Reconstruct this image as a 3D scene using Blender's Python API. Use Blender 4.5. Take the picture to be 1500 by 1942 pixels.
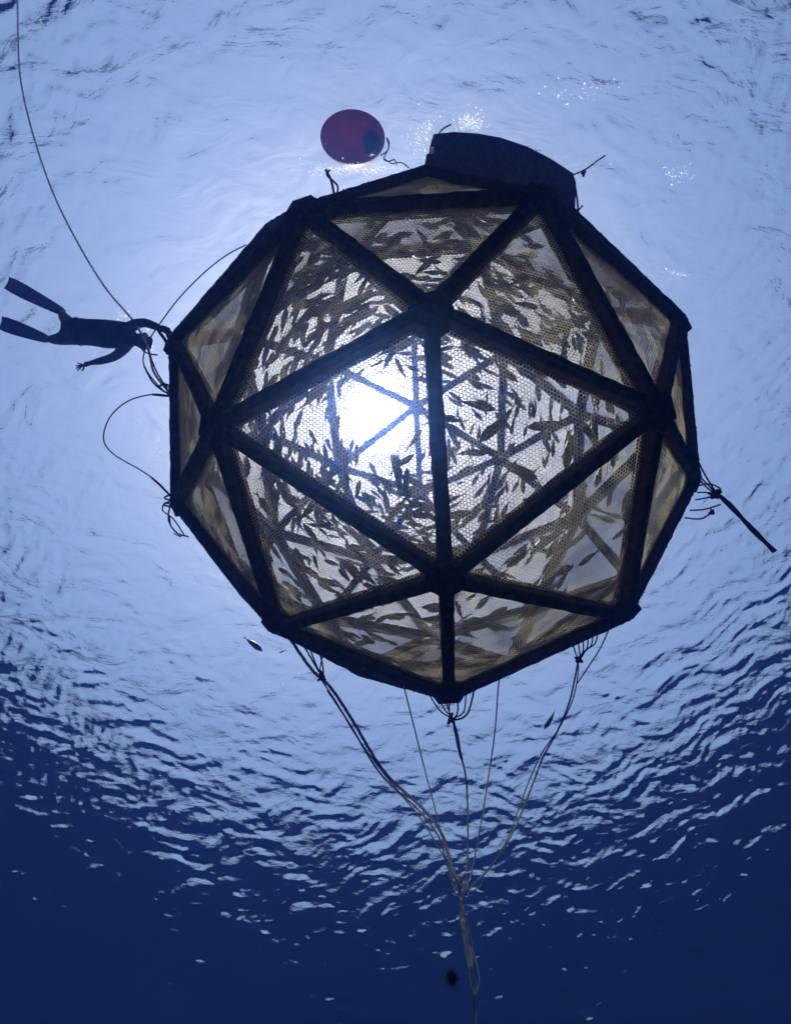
import bpy, math, random
import numpy as np
from mathutils import Vector, Matrix

random.seed(7)
rng = np.random.default_rng(7)
for o in list(bpy.data.objects):
    bpy.data.objects.remove(o)
scene = bpy.context.scene
COL = scene.collection

# ------------------------------------------------------------------ camera
# rows: world x, y, z axes seen in camera terms (x right, y down, z forward)
M = np.array([[0.9999608, -0.0020087, 0.0086226], [0.0, 0.9739228, 0.2268797], [-0.0088535, -0.2268708, 0.9738846]])
FPX = 880.0
cam_d = bpy.data.cameras.new('camera')
cam = bpy.data.objects.new('camera', cam_d)
COL.objects.link(cam)
cam_d.sensor_fit = 'VERTICAL'
cam_d.sensor_height = 36.0
cam_d.lens = FPX / 1942.0 * 36.0
cam_d.clip_start = 0.05
cam_d.clip_end = 2000
R3 = np.stack([M[:, 0], -M[:, 1], -M[:, 2]], 1)      # blender camera axes as columns
mw = Matrix.Identity(4)
for i in range(3):
    for j in range(3):
        mw[i][j] = R3[i, j]
cam.matrix_world = mw
scene.camera = cam

# ------------------------------------------------------------------ world, sun, exposure
SUN_ZEN = 1.8      # degrees from the zenith
SUN_AZ = (-0.35, 0.10)   # horizontal direction of the sun
ln = math.hypot(*SUN_AZ)
s = math.sin(math.radians(SUN_ZEN))
SUN_DIR = Vector((SUN_AZ[0] / ln * s, SUN_AZ[1] / ln * s, math.cos(math.radians(SUN_ZEN))))
world = bpy.data.worlds.new('World')
scene.world = world
world.use_nodes = True
wn = world.node_tree
for n in list(wn.nodes):
    wn.nodes.remove(n)
sky = wn.nodes.new('ShaderNodeTexSky')
sky.sky_type = 'NISHITA'
sky.sun_disc = False
sky.sun_elevation = math.radians(90 - SUN_ZEN)
sky.sun_rotation = math.atan2(SUN_DIR.x, SUN_DIR.y)
sky.air_density = 1.0
sky.dust_density = 2.2
sky.ozone_density = 1.3
bg = wn.nodes.new('ShaderNodeBackground')
bg.inputs['Strength'].default_value = 0.108
wo = wn.nodes.new('ShaderNodeOutputWorld')
wn.links.new(sky.outputs[0], bg.inputs[0])
wn.links.new(bg.outputs[0], wo.inputs['Surface'])

sun_d = bpy.data.lights.new('sun', 'SUN')
sun_d.energy = 5.0
sun_d.angle = math.radians(0.5)
sun_d.color = (1.0, 0.92, 0.76)
sun = bpy.data.objects.new('sun', sun_d)
COL.objects.link(sun)
sun.rotation_euler = SUN_DIR.to_track_quat('Z', 'Y').to_euler()

scene.view_settings.view_transform = 'Standard'
scene.view_settings.look = 'None'
scene.view_settings.exposure = 0.7
scene.view_settings.gamma = 1.0
scene.view_settings.use_curve_mapping = False
scene.render.engine = 'CYCLES'
cy = scene.cycles
cy.use_denoising = True
try:
    cy.denoiser = 'OPENIMAGEDENOISE'
    cy.denoising_input_passes = 'RGB_ALBEDO_NORMAL'
except Exception:
    pass
cy.max_bounces = 8
cy.diffuse_bounces = 2
cy.glossy_bounces = 3
cy.transmission_bounces = 4
cy.volume_bounces = 1
cy.transparent_max_bounces = 12
cy.sample_clamp_indirect = 6.0
cy.sample_clamp_direct = 0.0
cy.caustics_reflective = True
cy.caustics_refractive = True

SURF = 9.95          # height of the water surface above the camera


# ------------------------------------------------------------------ helpers
def px(u, v, t):
    """world point on the sight line of photo pixel (u, v) at depth t metres"""
    return M @ np.array([(u - 750) / FPX * t, (v - 971) / FPX * t, t])


def pz(u, v, z):
    d = px(u, v, 1.0)
    return d * (z / d[2])


def tag(o, label=None, cat=None, group=None, kind=None):
    if label: o['label'] = label
    if cat: o['category'] = cat
    if group: o['group'] = group
    if kind: o['kind'] = kind
    return o


def empty(name, loc):
    o = bpy.data.objects.new(name, None)
    COL.objects.link(o)
    o.location = Vector([float(c) for c in loc])
    o.empty_display_size = 0.1
    return o


def mesh(name, V, F, smooth=True, mat=None):
    """V (n,3); F list of faces or (m,3|4) array"""
    me = bpy.data.meshes.new(name)
    V = np.asarray(V, dtype=np.float32)
    if isinstance(F, np.ndarray):
        k = F.shape[1]
        me.vertices.add(len(V)); me.vertices.foreach_set('co', V.ravel())
        me.loops.add(F.size); me.loops.foreach_set('vertex_index', F.astype(np.int32).ravel())
        me.polygons.add(len(F))
        me.polygons.foreach_set('loop_start', np.arange(0, F.size, k, dtype=np.int32))
        me.update(calc_edges=True)
    else:
        me.from_pydata([tuple(map(float, v)) for v in V], [], [tuple(map(int, f)) for f in F])
        me.update()
    me.polygons.foreach_set('use_smooth', [smooth] * len(me.polygons))
    if mat: me.materials.append(mat)
    return me


def add(name, me, parent=None, loc=None):
    o = bpy.data.objects.new(name, me)
    COL.objects.link(o)
    if parent is not None:
        o.parent = parent
    if loc is not None:
        o.location = Vector([float(c) for c in loc])
    return o


def spline(P, n=10):
    """Catmull-Rom through the control points"""
    P = np.asarray(P, float)
    Q = np.vstack([2 * P[0] - P[1], P, 2 * P[-1] - P[-2]])
    out = []
    for i in range(1, len(Q) - 2):
        a, b, c, d = Q[i - 1], Q[i], Q[i + 1], Q[i + 2]
        for k in range(n):
            t = k / n
            out.append(0.5 * ((2 * b) + (c - a) * t + (2 * a - 5 * b + 4 * c - d) * t * t + (3 * b - a - 3 * c + d) * t ** 3))
    out.append(P[-1])
    return np.array(out)


def frames(C):
    T = np.gradient(C, axis=0)
    T /= np.linalg.norm(T, axis=1)[:, None] + 1e-12
    N = np.zeros_like(C)
    ref = np.array([0, 0, 1.0]) if abs(T[0, 2]) < .9 else np.array([1.0, 0, 0])
    n = np.cross(T[0], ref); n /= np.linalg.norm(n)
    for i in range(len(C)):
        n = n - T[i] * (n @ T[i]); n /= np.linalg.norm(n) + 1e-12
        N[i] = n
    return T, N, np.cross(T, N)


def tube(C, r, sides=8, twist=0.0, lobes=0, depth=0.0):
    """tube along a polyline; lobes > 0 gives a laid rope's strands"""
    C = np.asarray(C, float)
    n = len(C)
    r = np.broadcast_to(np.asarray(r, float), (n,))
    T, N, B = frames(C)
    L = np.r_[0, np.cumsum(np.linalg.norm(np.diff(C, axis=0), axis=1))]
    V = []
    for i in range(n):
        a = np.linspace(0, 2 * np.pi, sides, endpoint=False) + twist * L[i]
        rr = r[i] * (1 - depth * (0.5 + 0.5 * np.cos(lobes * (a - twist * L[i]) + 0))) if lobes else np.full(sides, r[i])
        V.append(C[i] + (np.cos(a)[:, None] * N[i] + np.sin(a)[:, None] * B[i]) * rr[:, None])
    V = np.vstack(V)
    F = []
    for i in range(n - 1):
        for j in range(sides):
            k = (j + 1) % sides
            F.append((i * sides + j, i * sides + k, (i + 1) * sides + k, (i + 1) * sides + j))
    F.append(tuple(range(sides))[::-1])
    F.append(tuple(range((n - 1) * sides, n * sides)))
    return V, F


def join(parts):
    V, F, o = [], [], 0
    for v, f in parts:
        V.append(np.asarray(v)); F += [tuple(i + o for i in g) for g in f]; o += len(v)
    return np.vstack(V), F


def resample(C, step):
    C = np.asarray(C)
    L = np.r_[0, np.cumsum(np.linalg.norm(np.diff(C, axis=0), axis=1))]
    n = max(2, int(L[-1] / step) + 1)
    s_ = np.linspace(0, L[-1], n)
    return np.stack([np.interp(s_, L, C[:, k]) for k in range(3)], 1)


# ------------------------------------------------------------------ materials
def material(name, col, rough=0.7, noise=0.0, scale=8.0, col2=None, translucent=0.0, bump=0.0, spec=0.3):
    m = bpy.data.materials.new(name)
    m.use_nodes = True
    nt = m.node_tree
    b = nt.nodes['Principled BSDF']
    b.inputs['Roughness'].default_value = rough
    b.inputs['Specular IOR Level'].default_value = spec
    b.inputs['Base Color'].default_value = (*col, 1)
    out = nt.nodes['Material Output']
    if col2 is not None or bump:
        tc = nt.nodes.new('ShaderNodeTexCoord')
        nz = nt.nodes.new('ShaderNodeTexNoise')
        nz.inputs['Scale'].default_value = scale
        nz.inputs['Detail'].default_value = 6
        nt.links.new(tc.outputs['Object'], nz.inputs['Vector'])
    if col2 is not None:
        rp = nt.nodes.new('ShaderNodeValToRGB')
        rp.color_ramp.elements[0].position = 0.38
        rp.color_ramp.elements[1].position = 0.64
        rp.color_ramp.elements[0].color = (*col, 1)
        rp.color_ramp.elements[1].color = (*col2, 1)
        nt.links.new(nz.outputs['Fac'], rp.inputs['Fac'])
        nt.links.new(rp.outputs['Color'], b.inputs['Base Color'])
    if bump:
        bp = nt.nodes.new('ShaderNodeBump')
        bp.inputs['Strength'].default_value = bump
        bp.inputs['Distance'].default_value = 0.02
        nt.links.new(nz.outputs['Fac'], bp.inputs['Height'])
        nt.links.new(bp.outputs['Normal'], b.inputs['Normal'])
    if translucent:
        tr = nt.nodes.new('ShaderNodeBsdfTranslucent')
        tr.inputs['Color'].default_value = (*col, 1)
        if col2 is not None:
            nt.links.new(rp.outputs['Color'], tr.inputs['Color'])
        mx = nt.nodes.new('ShaderNodeMixShader')
        mx.inputs[0].default_value = translucent
        nt.links.new(b.outputs[0], mx.inputs[1]); nt.links.new(tr.outputs[0], mx.inputs[2])
        nt.links.new(mx.outputs[0], out.inputs['Surface'])
    return m


M_STRUT = material('fouled_strut', (0.10, 0.060, 0.020), 0.8, col2=(0.17, 0.11, 0.045), scale=14, bump=0.6)
M_HUB = material('hub_plate', (0.09, 0.055, 0.02), 0.75, col2=(0.14, 0.09, 0.04), scale=18, bump=0.5)
M_NET = material('fouled_net_wire', (0.64, 0.57, 0.42), 0.8, col2=(0.86, 0.80, 0.62), scale=2.6, translucent=0.85)
M_FISH = material('fish_skin', (0.26, 0.26, 0.23), 0.35, translucent=0.22, col2=(0.48, 0.47, 0.42), scale=7, spec=0.5)
M_ROPE = material('grey_rope', (0.50, 0.54, 0.58), 0.8, col2=(0.66, 0.68, 0.70), scale=30, bump=0.3, translucent=0.4)
M_ROPED = material('fouled_rope', (0.06, 0.055, 0.045), 0.85, col2=(0.12, 0.10, 0.08), scale=30, bump=0.4)
M_BUOY = material('red_buoy_vinyl', (0.32, 0.055, 0.13), 0.5, col2=(0.44, 0.07, 0.16), scale=3.5, translucent=0.6, bump=0.3, spec=0.5)
M_BUOYCAP = material('buoy_neck', (0.02, 0.02, 0.03), 0.6)
M_SUIT = material('wetsuit', (0.05, 0.06, 0.08), 0.7, col2=(0.09, 0.10, 0.13), scale=6, bump=0.2)
M_SKIN = material('skin', (0.32, 0.2, 0.14), 0.6)
M_FIN = material('fin_rubber', (0.05, 0.06, 0.09), 0.45, translucent=0.25)
M_MASK = material('mask_glass', (0.02, 0.03, 0.04), 0.15, spec=0.6)
M_FOAM = material('foam_bubble', (0.95, 0.95, 0.97), 0.4, translucent=1.0)
M_SEABED = material('seabed_sand', (0.16, 0.15, 0.12), 0.9, col2=(0.22, 0.21, 0.17), scale=0.2)


def water_material():
    m = bpy.data.materials.new('water_surface')
    m.use_nodes = True
    nt = m.node_tree
    for n in list(nt.nodes):
        nt.nodes.remove(n)
    L = nt.links
    out = nt.nodes.new('ShaderNodeOutputMaterial')
    tc = nt.nodes.new('ShaderNodeTexCoord')
    mp = nt.nodes.new('ShaderNodeMapping')
    mp.inputs['Rotation'].default_value = (0, 0, 0.35)
    mp.inputs['Scale'].default_value = (0.75, 1.35, 1)
    L.new(tc.outputs['Object'], mp.inputs[0])
    prev = None
    for sc_, det, dist_, strg in ((2.6, 4.0, BUMP, 1.0), (8.0, 2.0, BUMP * .22, 1.0)):
        nz = nt.nodes.new('ShaderNodeTexNoise')
        nz.inputs['Scale'].default_value = sc_
        nz.inputs['Detail'].default_value = det
        nz.inputs['Roughness'].default_value = 0.5
        nz.inputs['Distortion'].default_value = 0.6
        L.new(mp.outputs[0], nz.inputs['Vector'])
        bp = nt.nodes.new('ShaderNodeBump')
        bp.inputs['Strength'].default_value = strg
        bp.inputs['Distance'].default_value = dist_
        L.new(nz.outputs['Fac'], bp.inputs['Height'])
        if prev is not None:
            L.new(prev.outputs['Normal'], bp.inputs['Normal'])
        prev = bp
    fr = nt.nodes.new('ShaderNodeFresnel')
    fr.inputs['IOR'].default_value = 1.333
    L.new(bp.outputs['Normal'], fr.inputs['Normal'])
    tr = nt.nodes.new('ShaderNodeBsdfTransparent')
    rf = nt.nodes.new('ShaderNodeBsdfRefraction')
    rf.inputs['IOR'].default_value = 1.333
    rf.inputs['Roughness'].default_value = 0.35
    nw = nt.nodes.new('ShaderNodeTexNoise')
    nw.inputs['Scale'].default_value = 1.1
    nw.inputs['Detail'].default_value = 4
    nw.inputs['Distortion'].default_value = 1.2
    L.new(mp.outputs[0], nw.inputs['Vector'])
    bw = nt.nodes.new('ShaderNodeBump')
    bw.inputs['Distance'].default_value = 0.085
    L.new(nw.outputs['Fac'], bw.inputs['Height'])
    L.new(bp.outputs['Normal'], bw.inputs['Normal'])
    L.new(bw.outputs['Normal'], rf.inputs['Normal'])
    m1 = nt.nodes.new('ShaderNodeMixShader')
    m1.inputs[0].default_value = 0.66
    L.new(tr.outputs[0], m1.inputs[1]); L.new(rf.outputs[0], m1.inputs[2])
    gl = nt.nodes.new('ShaderNodeBsdfAnisotropic')
    gl.inputs['Roughness'].default_value = 0.02
    gl.inputs['Color'].default_value = (1, 1, 1, 1)
    L.new(bp.outputs['Normal'], gl.inputs['Normal'])
    m2 = nt.nodes.new('ShaderNodeMixShader')
    L.new(fr.outputs[0], m2.inputs[0]); L.new(m1.outputs[0], m2.inputs[1]); L.new(gl.outputs[0], m2.inputs[2])
    L.new(m2.outputs[0], out.inputs['Surface'])
    return m


BUMP = 0.012
M_WATER = water_material()


# ------------------------------------------------------------------ the sea: surface sheet, seabed, body of water
def axis(lo, hi, step, far):
    a = list(np.arange(lo, hi, step))
    d = step; x = a[-1]
    while x < far:
        d *= 1.12; x += d; a.append(x)
    d = step; x = a[0]; b = []
    while x > -far:
        d *= 1.12; x -= d; b.append(x)
    return np.array(b[::-1] + a)


def build_surface():
    X = axis(-14, 14.5, 0.039, 150); Y = axis(-8, 22, 0.039, 150)
    gx, gy = np.meshgrid(X, Y)
    r = np.random.default_rng(3)
    wx = gx + 0.35 * np.sin(gy * 0.9 + 1.3) + 0.15 * np.sin(gx * 1.7 + gy * 2.3)
    wy = gy + 0.30 * np.sin(gx * 0.8 + 0.4) + 0.14 * np.sin(gx * 2.6 - gy * 1.9 + 2)
    h = np.zeros_like(gx)
    wind = 1.35                                        # main direction the waves run
    for k in range(90):
        lam = 0.17 * (1.15 / 0.17) ** r.random()
        K = 2 * np.pi / lam
        th = wind + r.normal() * 0.48
        slope = 0.0108 * (lam / 1.0) ** (-0.05)
        ph = K * (wx * math.cos(th) + wy * math.sin(th)) + r.random() * 6.28
        w = np.sin(ph)
        h += slope / K * (w + 0.36 * np.cos(2 * ph))
    far = np.maximum(np.abs(gx) - 15, np.maximum(gy - 23, -gy - 9))
    h *= np.clip(1 - far / 30, 0.0, 1)
    V = np.stack([gx, gy, SURF + h], -1).reshape(-1, 3)
    ny, nx = gx.shape
    i = np.arange(ny - 1)[:, None] * nx + np.arange(nx - 1)[None, :]
    i = i.ravel()
    F = np.stack([i, i + 1, i + nx + 1, i + nx], 1)
    o = add('water_surface', mesh('water_surface', V, F, True, M_WATER))
    tag(o, 'rippled sea surface seen from below with bright sky showing through', kind='structure')


build_surface()
q = 150.0
o = add('seabed', mesh('seabed', [(-q, -q, -200), (q, -q, -200), (q, q, -200), (-q, q, -200)], [(0, 1, 2, 3)], False, M_SEABED))
tag(o, 'sandy seabed far below lost in the deep blue', kind='structure')

hz = bpy.data.materials.new('sea_water_haze')
hz.use_nodes = True
nt = hz.node_tree
nt.nodes.remove(nt.nodes['Principled BSDF'])
pv = nt.nodes.new('ShaderNodeVolumePrincipled')
pv.inputs['Color'].default_value = (0.09, 0.20, 0.72, 1)
pv.inputs['Absorption Color'].default_value = (0, 0.10, 1, 1)
pv.inputs['Density'].default_value = 0.027
pv.inputs['Anisotropy'].default_value = 0.88
nt.links.new(pv.outputs[0], nt.nodes['Material Output'].inputs['Volume'])
q, zb, zt = 160.0, -201.0, SURF + 0.6
V = [(x, y, z) for z in (zb, zt) for x, y in ((-q, -q), (q, -q), (q, q), (-q, q))]
F = [(3, 2, 1, 0), (4, 5, 6, 7), (0, 1, 5, 4), (1, 2, 6, 5), (2, 3, 7, 6), (3, 0, 4, 7)]
tag(add('haze', mesh('haze', V, F, False, hz)), 'blue haze of the open sea water', kind='stuff')


# ------------------------------------------------------------------ the cage: a 42-cornered geodesic ball
VERTS = np.array([[0.267, -0.617, 3.428], [-1.367, -1.938, 5.916], [1.938, -2.121, 5.83], [-2.204, 0.463, 8.039],
    [3.145, 0.166, 7.901], [0.546, 2.686, 3.993], [3.004, 0.725, 4.646], [-2.189, 0.992, 4.79],
    [0.389, -1.493, 8.688], [0.584, 1.763, 9.265], [2.256, 3.146, 6.764], [-1.049, 3.331, 6.85],
    [-0.722, -1.555, 4.368], [1.224, -1.647, 4.313], [0.369, -2.449, 5.781], [-2.178, -0.972, 7.09],
    [2.91, -1.256, 6.957], [0.398, 1.234, 3.221], [2.006, 0.054, 3.609], [2.864, -0.815, 5.019],
    [3.589, 0.431, 6.258], [2.102, 1.869, 3.971], [-1.352, 0.169, 3.706], [-2.21, -0.626, 5.171],
    [-2.7, 0.78, 6.421], [-1.039, 2.017, 4.059], [-0.653, -2.123, 7.471], [1.29, -2.231, 7.42],
    [-1.146, -0.712, 8.719], [1.999, -0.887, 8.638], [-1.031, 1.201, 9.059], [2.114, 1.027, 8.977],
    [0.493, 0.052, 9.441], [3.097, 1.84, 7.507], [1.542, 3.332, 5.209], [3.066, 2.182, 5.59],
    [1.591, 2.779, 8.309], [-1.992, 2.124, 7.638], [-0.402, 3.44, 5.258], [-2.022, 2.465, 5.723],
    [-0.352, 2.888, 8.359], [0.631, 3.7, 6.889]])
CEN = np.array([0.444, 0.604, 6.34])
RAD = 3.15
for i_ in (7, 23, 19, 6, 21, 25, 5):
    VERTS[i_] = CEN + (VERTS[i_] - CEN) * 1.012
for i_, k_ in ((34, .955), (38, .955), (39, .965)):
    VERTS[i_] = CEN + (VERTS[i_] - CEN) * k_
MOVED = {0, 17, 22, 12, 13, 18, 5, 7, 6, 25, 21, 23, 19, 14, 34, 38, 39}

edges = [(i, j) for i in range(42) for j in range(i + 1, 42) if np.linalg.norm(VERTS[i] - VERTS[j]) < 0.72 * RAD]
es = set(edges)
faces = [(i, j, k) for (i, j) in edges for k in range(j + 1, 42) if (i, k) in es and (j, k) in es]
print('cage edges', len(edges), 'faces', len(faces))

cage = empty('fish_cage', CEN - np.array([0, 0, RAD]))
tag(cage, 'huge dark geodesic ball of struts and netting holding a school of fish', 'fish cage')


def to_cage(o, mat):
    """place a part with a world matrix under the unrotated cage empty"""
    o.parent = cage
    m = mat.copy()
    m.translation = mat.translation - cage.location
    o.matrix_local = m


def basis(X, Z, loc):
    X = Vector([float(c) for c in X]).normalized(); Z = Vector([float(c) for c in Z])
    Z = (Z - X * Z.dot(X)).normalized(); Y = Z.cross(X)
    m = Matrix((X, Y, Z)).transposed().to_4x4()
    m.translation = Vector([float(c) for c in loc])
    return m


SW, SD = 0.108, 0.155


def strut_mesh(L):
    """two rough planks back to back with a seam and bolt heads; x along, z outwards"""
    parts = []
    r = random.Random(int(L * 1000))
    n = 26
    for side in (-1, 1):
        V = []
        for i in range(n + 1):
            x = -L / 2 + L * i / n
            y0 = side * 0.004
            y1 = side * (SW / 2 + r.uniform(-0.004, 0.005))
            z0, z1 = -SD / 2 + r.uniform(-.003, .003), SD / 2 + r.uniform(-.004, .004)
            c = 0.012
            ring = [(x, y0, z0), (x, y1 - side * c, z0), (x, y1, z0 + c), (x, y1, z1 - c), (x, y1 - side * c, z1), (x, y0, z1)]
            V += ring
        F = []
        for i in range(n):
            for j in range(6):
                k = (j + 1) % 6
                f = (i * 6 + j, i * 6 + k, (i + 1) * 6 + k, (i + 1) * 6 + j)
                F.append(f if side < 0 else f[::-1])
        e0 = tuple(range(6)); e1 = tuple(range(n * 6, n * 6 + 6))
        F += [e0[::-1] if side < 0 else e0, e1 if side < 0 else e1[::-1]]
        parts.append((V, F))
    # filler between the planks, set back from the seam
    x, y, z = L / 2 - .01, .0045, SD / 2 - .012
    V = [(a * x, b * y, c * z) for c in (-1, 1) for a, b in ((-1, -1), (1, -1), (1, 1), (-1, 1))]
    parts.append((V, [(3, 2, 1, 0), (4, 5, 6, 7), (0, 1, 5, 4), (1, 2, 6, 5), (2, 3, 7, 6), (3, 0, 4, 7)]))
    for k in range(5):                                  # bolt heads
        bx = -L / 2 + L * (k + .5) / 5
        for sy in (-1, 1):
            V = []; rr = 0.008
            for zz in (SD / 2 - .004, SD / 2 + .006):
                V += [(bx + rr * math.cos(a * math.pi / 3), sy * .03 + rr * math.sin(a * math.pi / 3), zz) for a in range(6)]
            F = [(j, (j + 1) % 6, 6 + (j + 1) % 6, 6 + j) for j in range(6)] + [tuple(range(6, 12))]
            parts.append((V, F))
    return mesh('strut', *join(parts), smooth=False, mat=M_STRUT)


strut_cache = {}
for (i, j) in edges:
    a, b = VERTS[i], VERTS[j]
    L = np.linalg.norm(a - b)
    key = round(L, 2)
    if key not in strut_cache:
        strut_cache[key] = strut_mesh(L - 0.03)
    mid = (a + b) / 2
    o = bpy.data.objects.new('strut', strut_cache[key]); COL.objects.link(o)
    to_cage(o, basis(b - a, mid - CEN, mid))


def hub_mesh(n):
    ap = 0.15
    R0 = ap / math.cos(math.pi / n)
    drop = .29
    prof = [(-SD / 2 + .03, R0 * .3), (-SD / 2 + .03, R0), (SD / 2 + .004, R0), (SD / 2 + .014, R0 * .96), (SD / 2 + .012, R0 * .3)]
    V = []
    for z, r in prof:
        V += [(r * math.cos(2 * math.pi * k / n), r * math.sin(2 * math.pi * k / n), z - drop * r) for k in range(n)]
    F = []
    for i in range(4):
        for j in range(n):
            k = (j + 1) % n
            F.append((i * n + j, i * n + k, (i + 1) * n + k, (i + 1) * n + j))
    F += [tuple(range(n))[::-1], tuple(range(4 * n, 5 * n))]
    parts = [(V, F)]
    for k in range(n):
        for rr0 in (.06, .115):
            a = 2 * math.pi * k / n + (.25 if rr0 > .1 else 0)
            cx, cy_ = rr0 * math.cos(a), rr0 * math.sin(a)
            V = []
            for zz in (SD / 2 + .004 - drop * rr0, SD / 2 + .014 - drop * rr0):
                V += [(cx + .013 * math.cos(q * math.pi / 3), cy_ + .013 * math.sin(q * math.pi / 3), zz) for q in range(6)]
            parts.append((V, [(j, (j + 1) % 6, 6 + (j + 1) % 6, 6 + j) for j in range(6)] + [tuple(range(6, 12))]))
    return mesh('hub_plate', *join(parts), smooth=False, mat=M_HUB)


hubs = {5: hub_mesh(5), 6: hub_mesh(6)}
nbrs = {i: [j for j in range(42) if (min(i, j), max(i, j)) in es and j != i] for i in range(42)}
for i in range(42):
    o = bpy.data.objects.new('hub_plate', hubs[len(nbrs[i])]); COL.objects.link(o)
    to_cage(o, basis(VERTS[nbrs[i][0]] - VERTS[i], VERTS[i] - CEN, VERTS[i]))

# ---- netting: hexagonal wire mesh, one panel to a triangle
PITCH, WIRE = 0.0295, 0.0028


def net_mesh(T2, seed, thick=1.0):
    """T2: the triangle's corners in its own plane"""
    r = np.random.default_rng(seed)
    a = PITCH / math.sqrt(3)
    lo, hi = T2.min(0) - .1, T2.max(0) + .1
    n1 = int((hi[1] - lo[1]) / (1.5 * a)) + 2
    n0 = int((hi[0] - lo[0]) / PITCH) + 3
    jj, ii = np.meshgrid(np.arange(n1), np.arange(n0), indexing='ij')
    A = np.stack([lo[0] + (ii + .5 * (jj % 2)) * PITCH, lo[1] + jj * 1.5 * a], -1).reshape(-1, 2)
    E1 = []
    for ang in (90, 210, 330):
        d = np.array([math.cos(math.radians(ang)), math.sin(math.radians(ang))]) * a
        E1.append(np.stack([A, A + d], 1))
    S = np.concatenate(E1)                               # (n,2,2)
    ok = np.ones(len(S), bool)
    c = T2.mean(0)
    for k in range(3):
        p, q_ = T2[k], T2[(k + 1) % 3]
        nrm = np.array([-(q_ - p)[1], (q_ - p)[0]]); nrm /= np.linalg.norm(nrm)
        if (c - p) @ nrm < 0: nrm = -nrm
        ok &= (((S - p) @ nrm) > 0.022).all(1)
    S = S[ok]
    def warp(P):
        x, y = P[..., 0], P[..., 1]
        z = .008 * np.sin(3.1 * x + seed) * np.cos(2.7 * y + 2 * seed) + .004 * np.sin(9 * x + 7 * y)
        x2 = x + .004 * np.sin(11 * y + seed) + .0015 * np.sin(83 * x + 61 * y)
        y2 = y + .004 * np.sin(9 * x + 2 * seed) + .0015 * np.sin(71 * x - 57 * y)
        return np.stack([x2, y2, z], -1)
    P = warp(S)
    d = P[:, 1] - P[:, 0]; ln_ = np.linalg.norm(d, axis=1)[:, None]; d = d / ln_
    s1 = np.stack([-d[:, 1], d[:, 0], np.zeros(len(d))], 1); s2 = np.array([0, 0, 1.0])
    m_ = S.mean(1)
    foul = .5 + .5 * np.sin(2.2 * m_[:, 0] + 1.7 * seed) * np.cos(2.6 * m_[:, 1] + seed)
    w = WIRE * thick * (0.75 + .70 * foul + r.normal(0, .13, len(S)).clip(-.3, .5))
    V = []
    for e, sgn in ((0, -1), (1, 1)):
        p = P[:, e] + sgn * d * .002
        for an in (90, 210, 330):
            V.append(p + (s1 * math.cos(math.radians(an)) + s2 * math.sin(math.radians(an))) * w[:, None])
    V = np.stack(V, 1).reshape(-1, 3)
    b = np.arange(len(S))[:, None] * 6
    F = np.concatenate([b + np.array(f)[None] for f in ((0, 1, 4, 3), (2, 0, 3, 5))])
    return mesh('net_panel', V, F, False, M_NET)


net_cache = {}
tris_net = 0
for f in faces:
    ico = [i for i in f if len(nbrs[i]) == 5]
    f = ([ico[0]] + [i for i in f if i != ico[0]]) if ico else list(f)
    if np.dot(np.cross(VERTS[f[1]] - VERTS[f[0]], VERTS[f[2]] - VERTS[f[0]]), VERTS[f[0]] - CEN) < 0:
        f = [f[0], f[2], f[1]]
    P = VERTS[f]
    c = P.mean(0)
    m = basis(P[2] - P[1], np.cross(P[1] - P[0], P[2] - P[0]), c)
    inv = m.inverted()
    T2 = np.array([[*(inv @ Vector([float(x) for x in p]))][:2] for p in P])
    key = tuple(f) if set(f) & MOVED else ('iso' if ico else 'equi')
    if key not in net_cache:
        net_cache[key] = net_mesh(T2, len(net_cache) + 1, 1.0 if set(f) & MOVED else 1.3)
        tris_net += len(net_cache[key].polygons) * 2
    o = bpy.data.objects.new('net_panel', net_cache[key]); COL.objects.link(o)
    to_cage(o, m)
print('net meshes', len(net_cache), 'tris', tris_net)

# ---- growth fringing the struts: short tufts, nobody could count them
V, F = [], []
for (i, j) in edges:
    a, b = VERTS[i], VERTS[j]
    if (a + b)[2] / 2 > 7.5:
        continue
    L = np.linalg.norm(b - a); d = (b - a) / L
    nrm = (a + b) / 2 - CEN; nrm -= d * (nrm @ d); nrm /= np.linalg.norm(nrm)
    s_ = np.cross(nrm, d)
    x = .2
    while x < L - .2:
        x += random.expovariate(1 / .030)
        for side in (-1, 1):
            if random.random() < .45: continue
            h = random.uniform(.003, .012) * (2.6 if random.random() < .05 else 1)
            w = random.uniform(.005, .014)
            p = a + d * x + s_ * side * (SW / 2 - .003) + nrm * random.uniform(-SD / 2, SD / 2) * .9
            tip = p + s_ * side * h + d * random.uniform(-.015, .015) + nrm * random.uniform(-.01, .01)
            k = len(V)
            V += [p - d * w, p + d * w, p + nrm * w, tip]
            F += [(k, k + 1, k + 3), (k + 1, k + 2, k + 3), (k + 2, k, k + 3)]
me = mesh('algae_growth', V, np.array(F), False, M_STRUT)
o = bpy.data.objects.new('algae_growth', me); COL.objects.link(o)
to_cage(o, Matrix.Identity(4)); o['kind'] = 'stuff'

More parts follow.
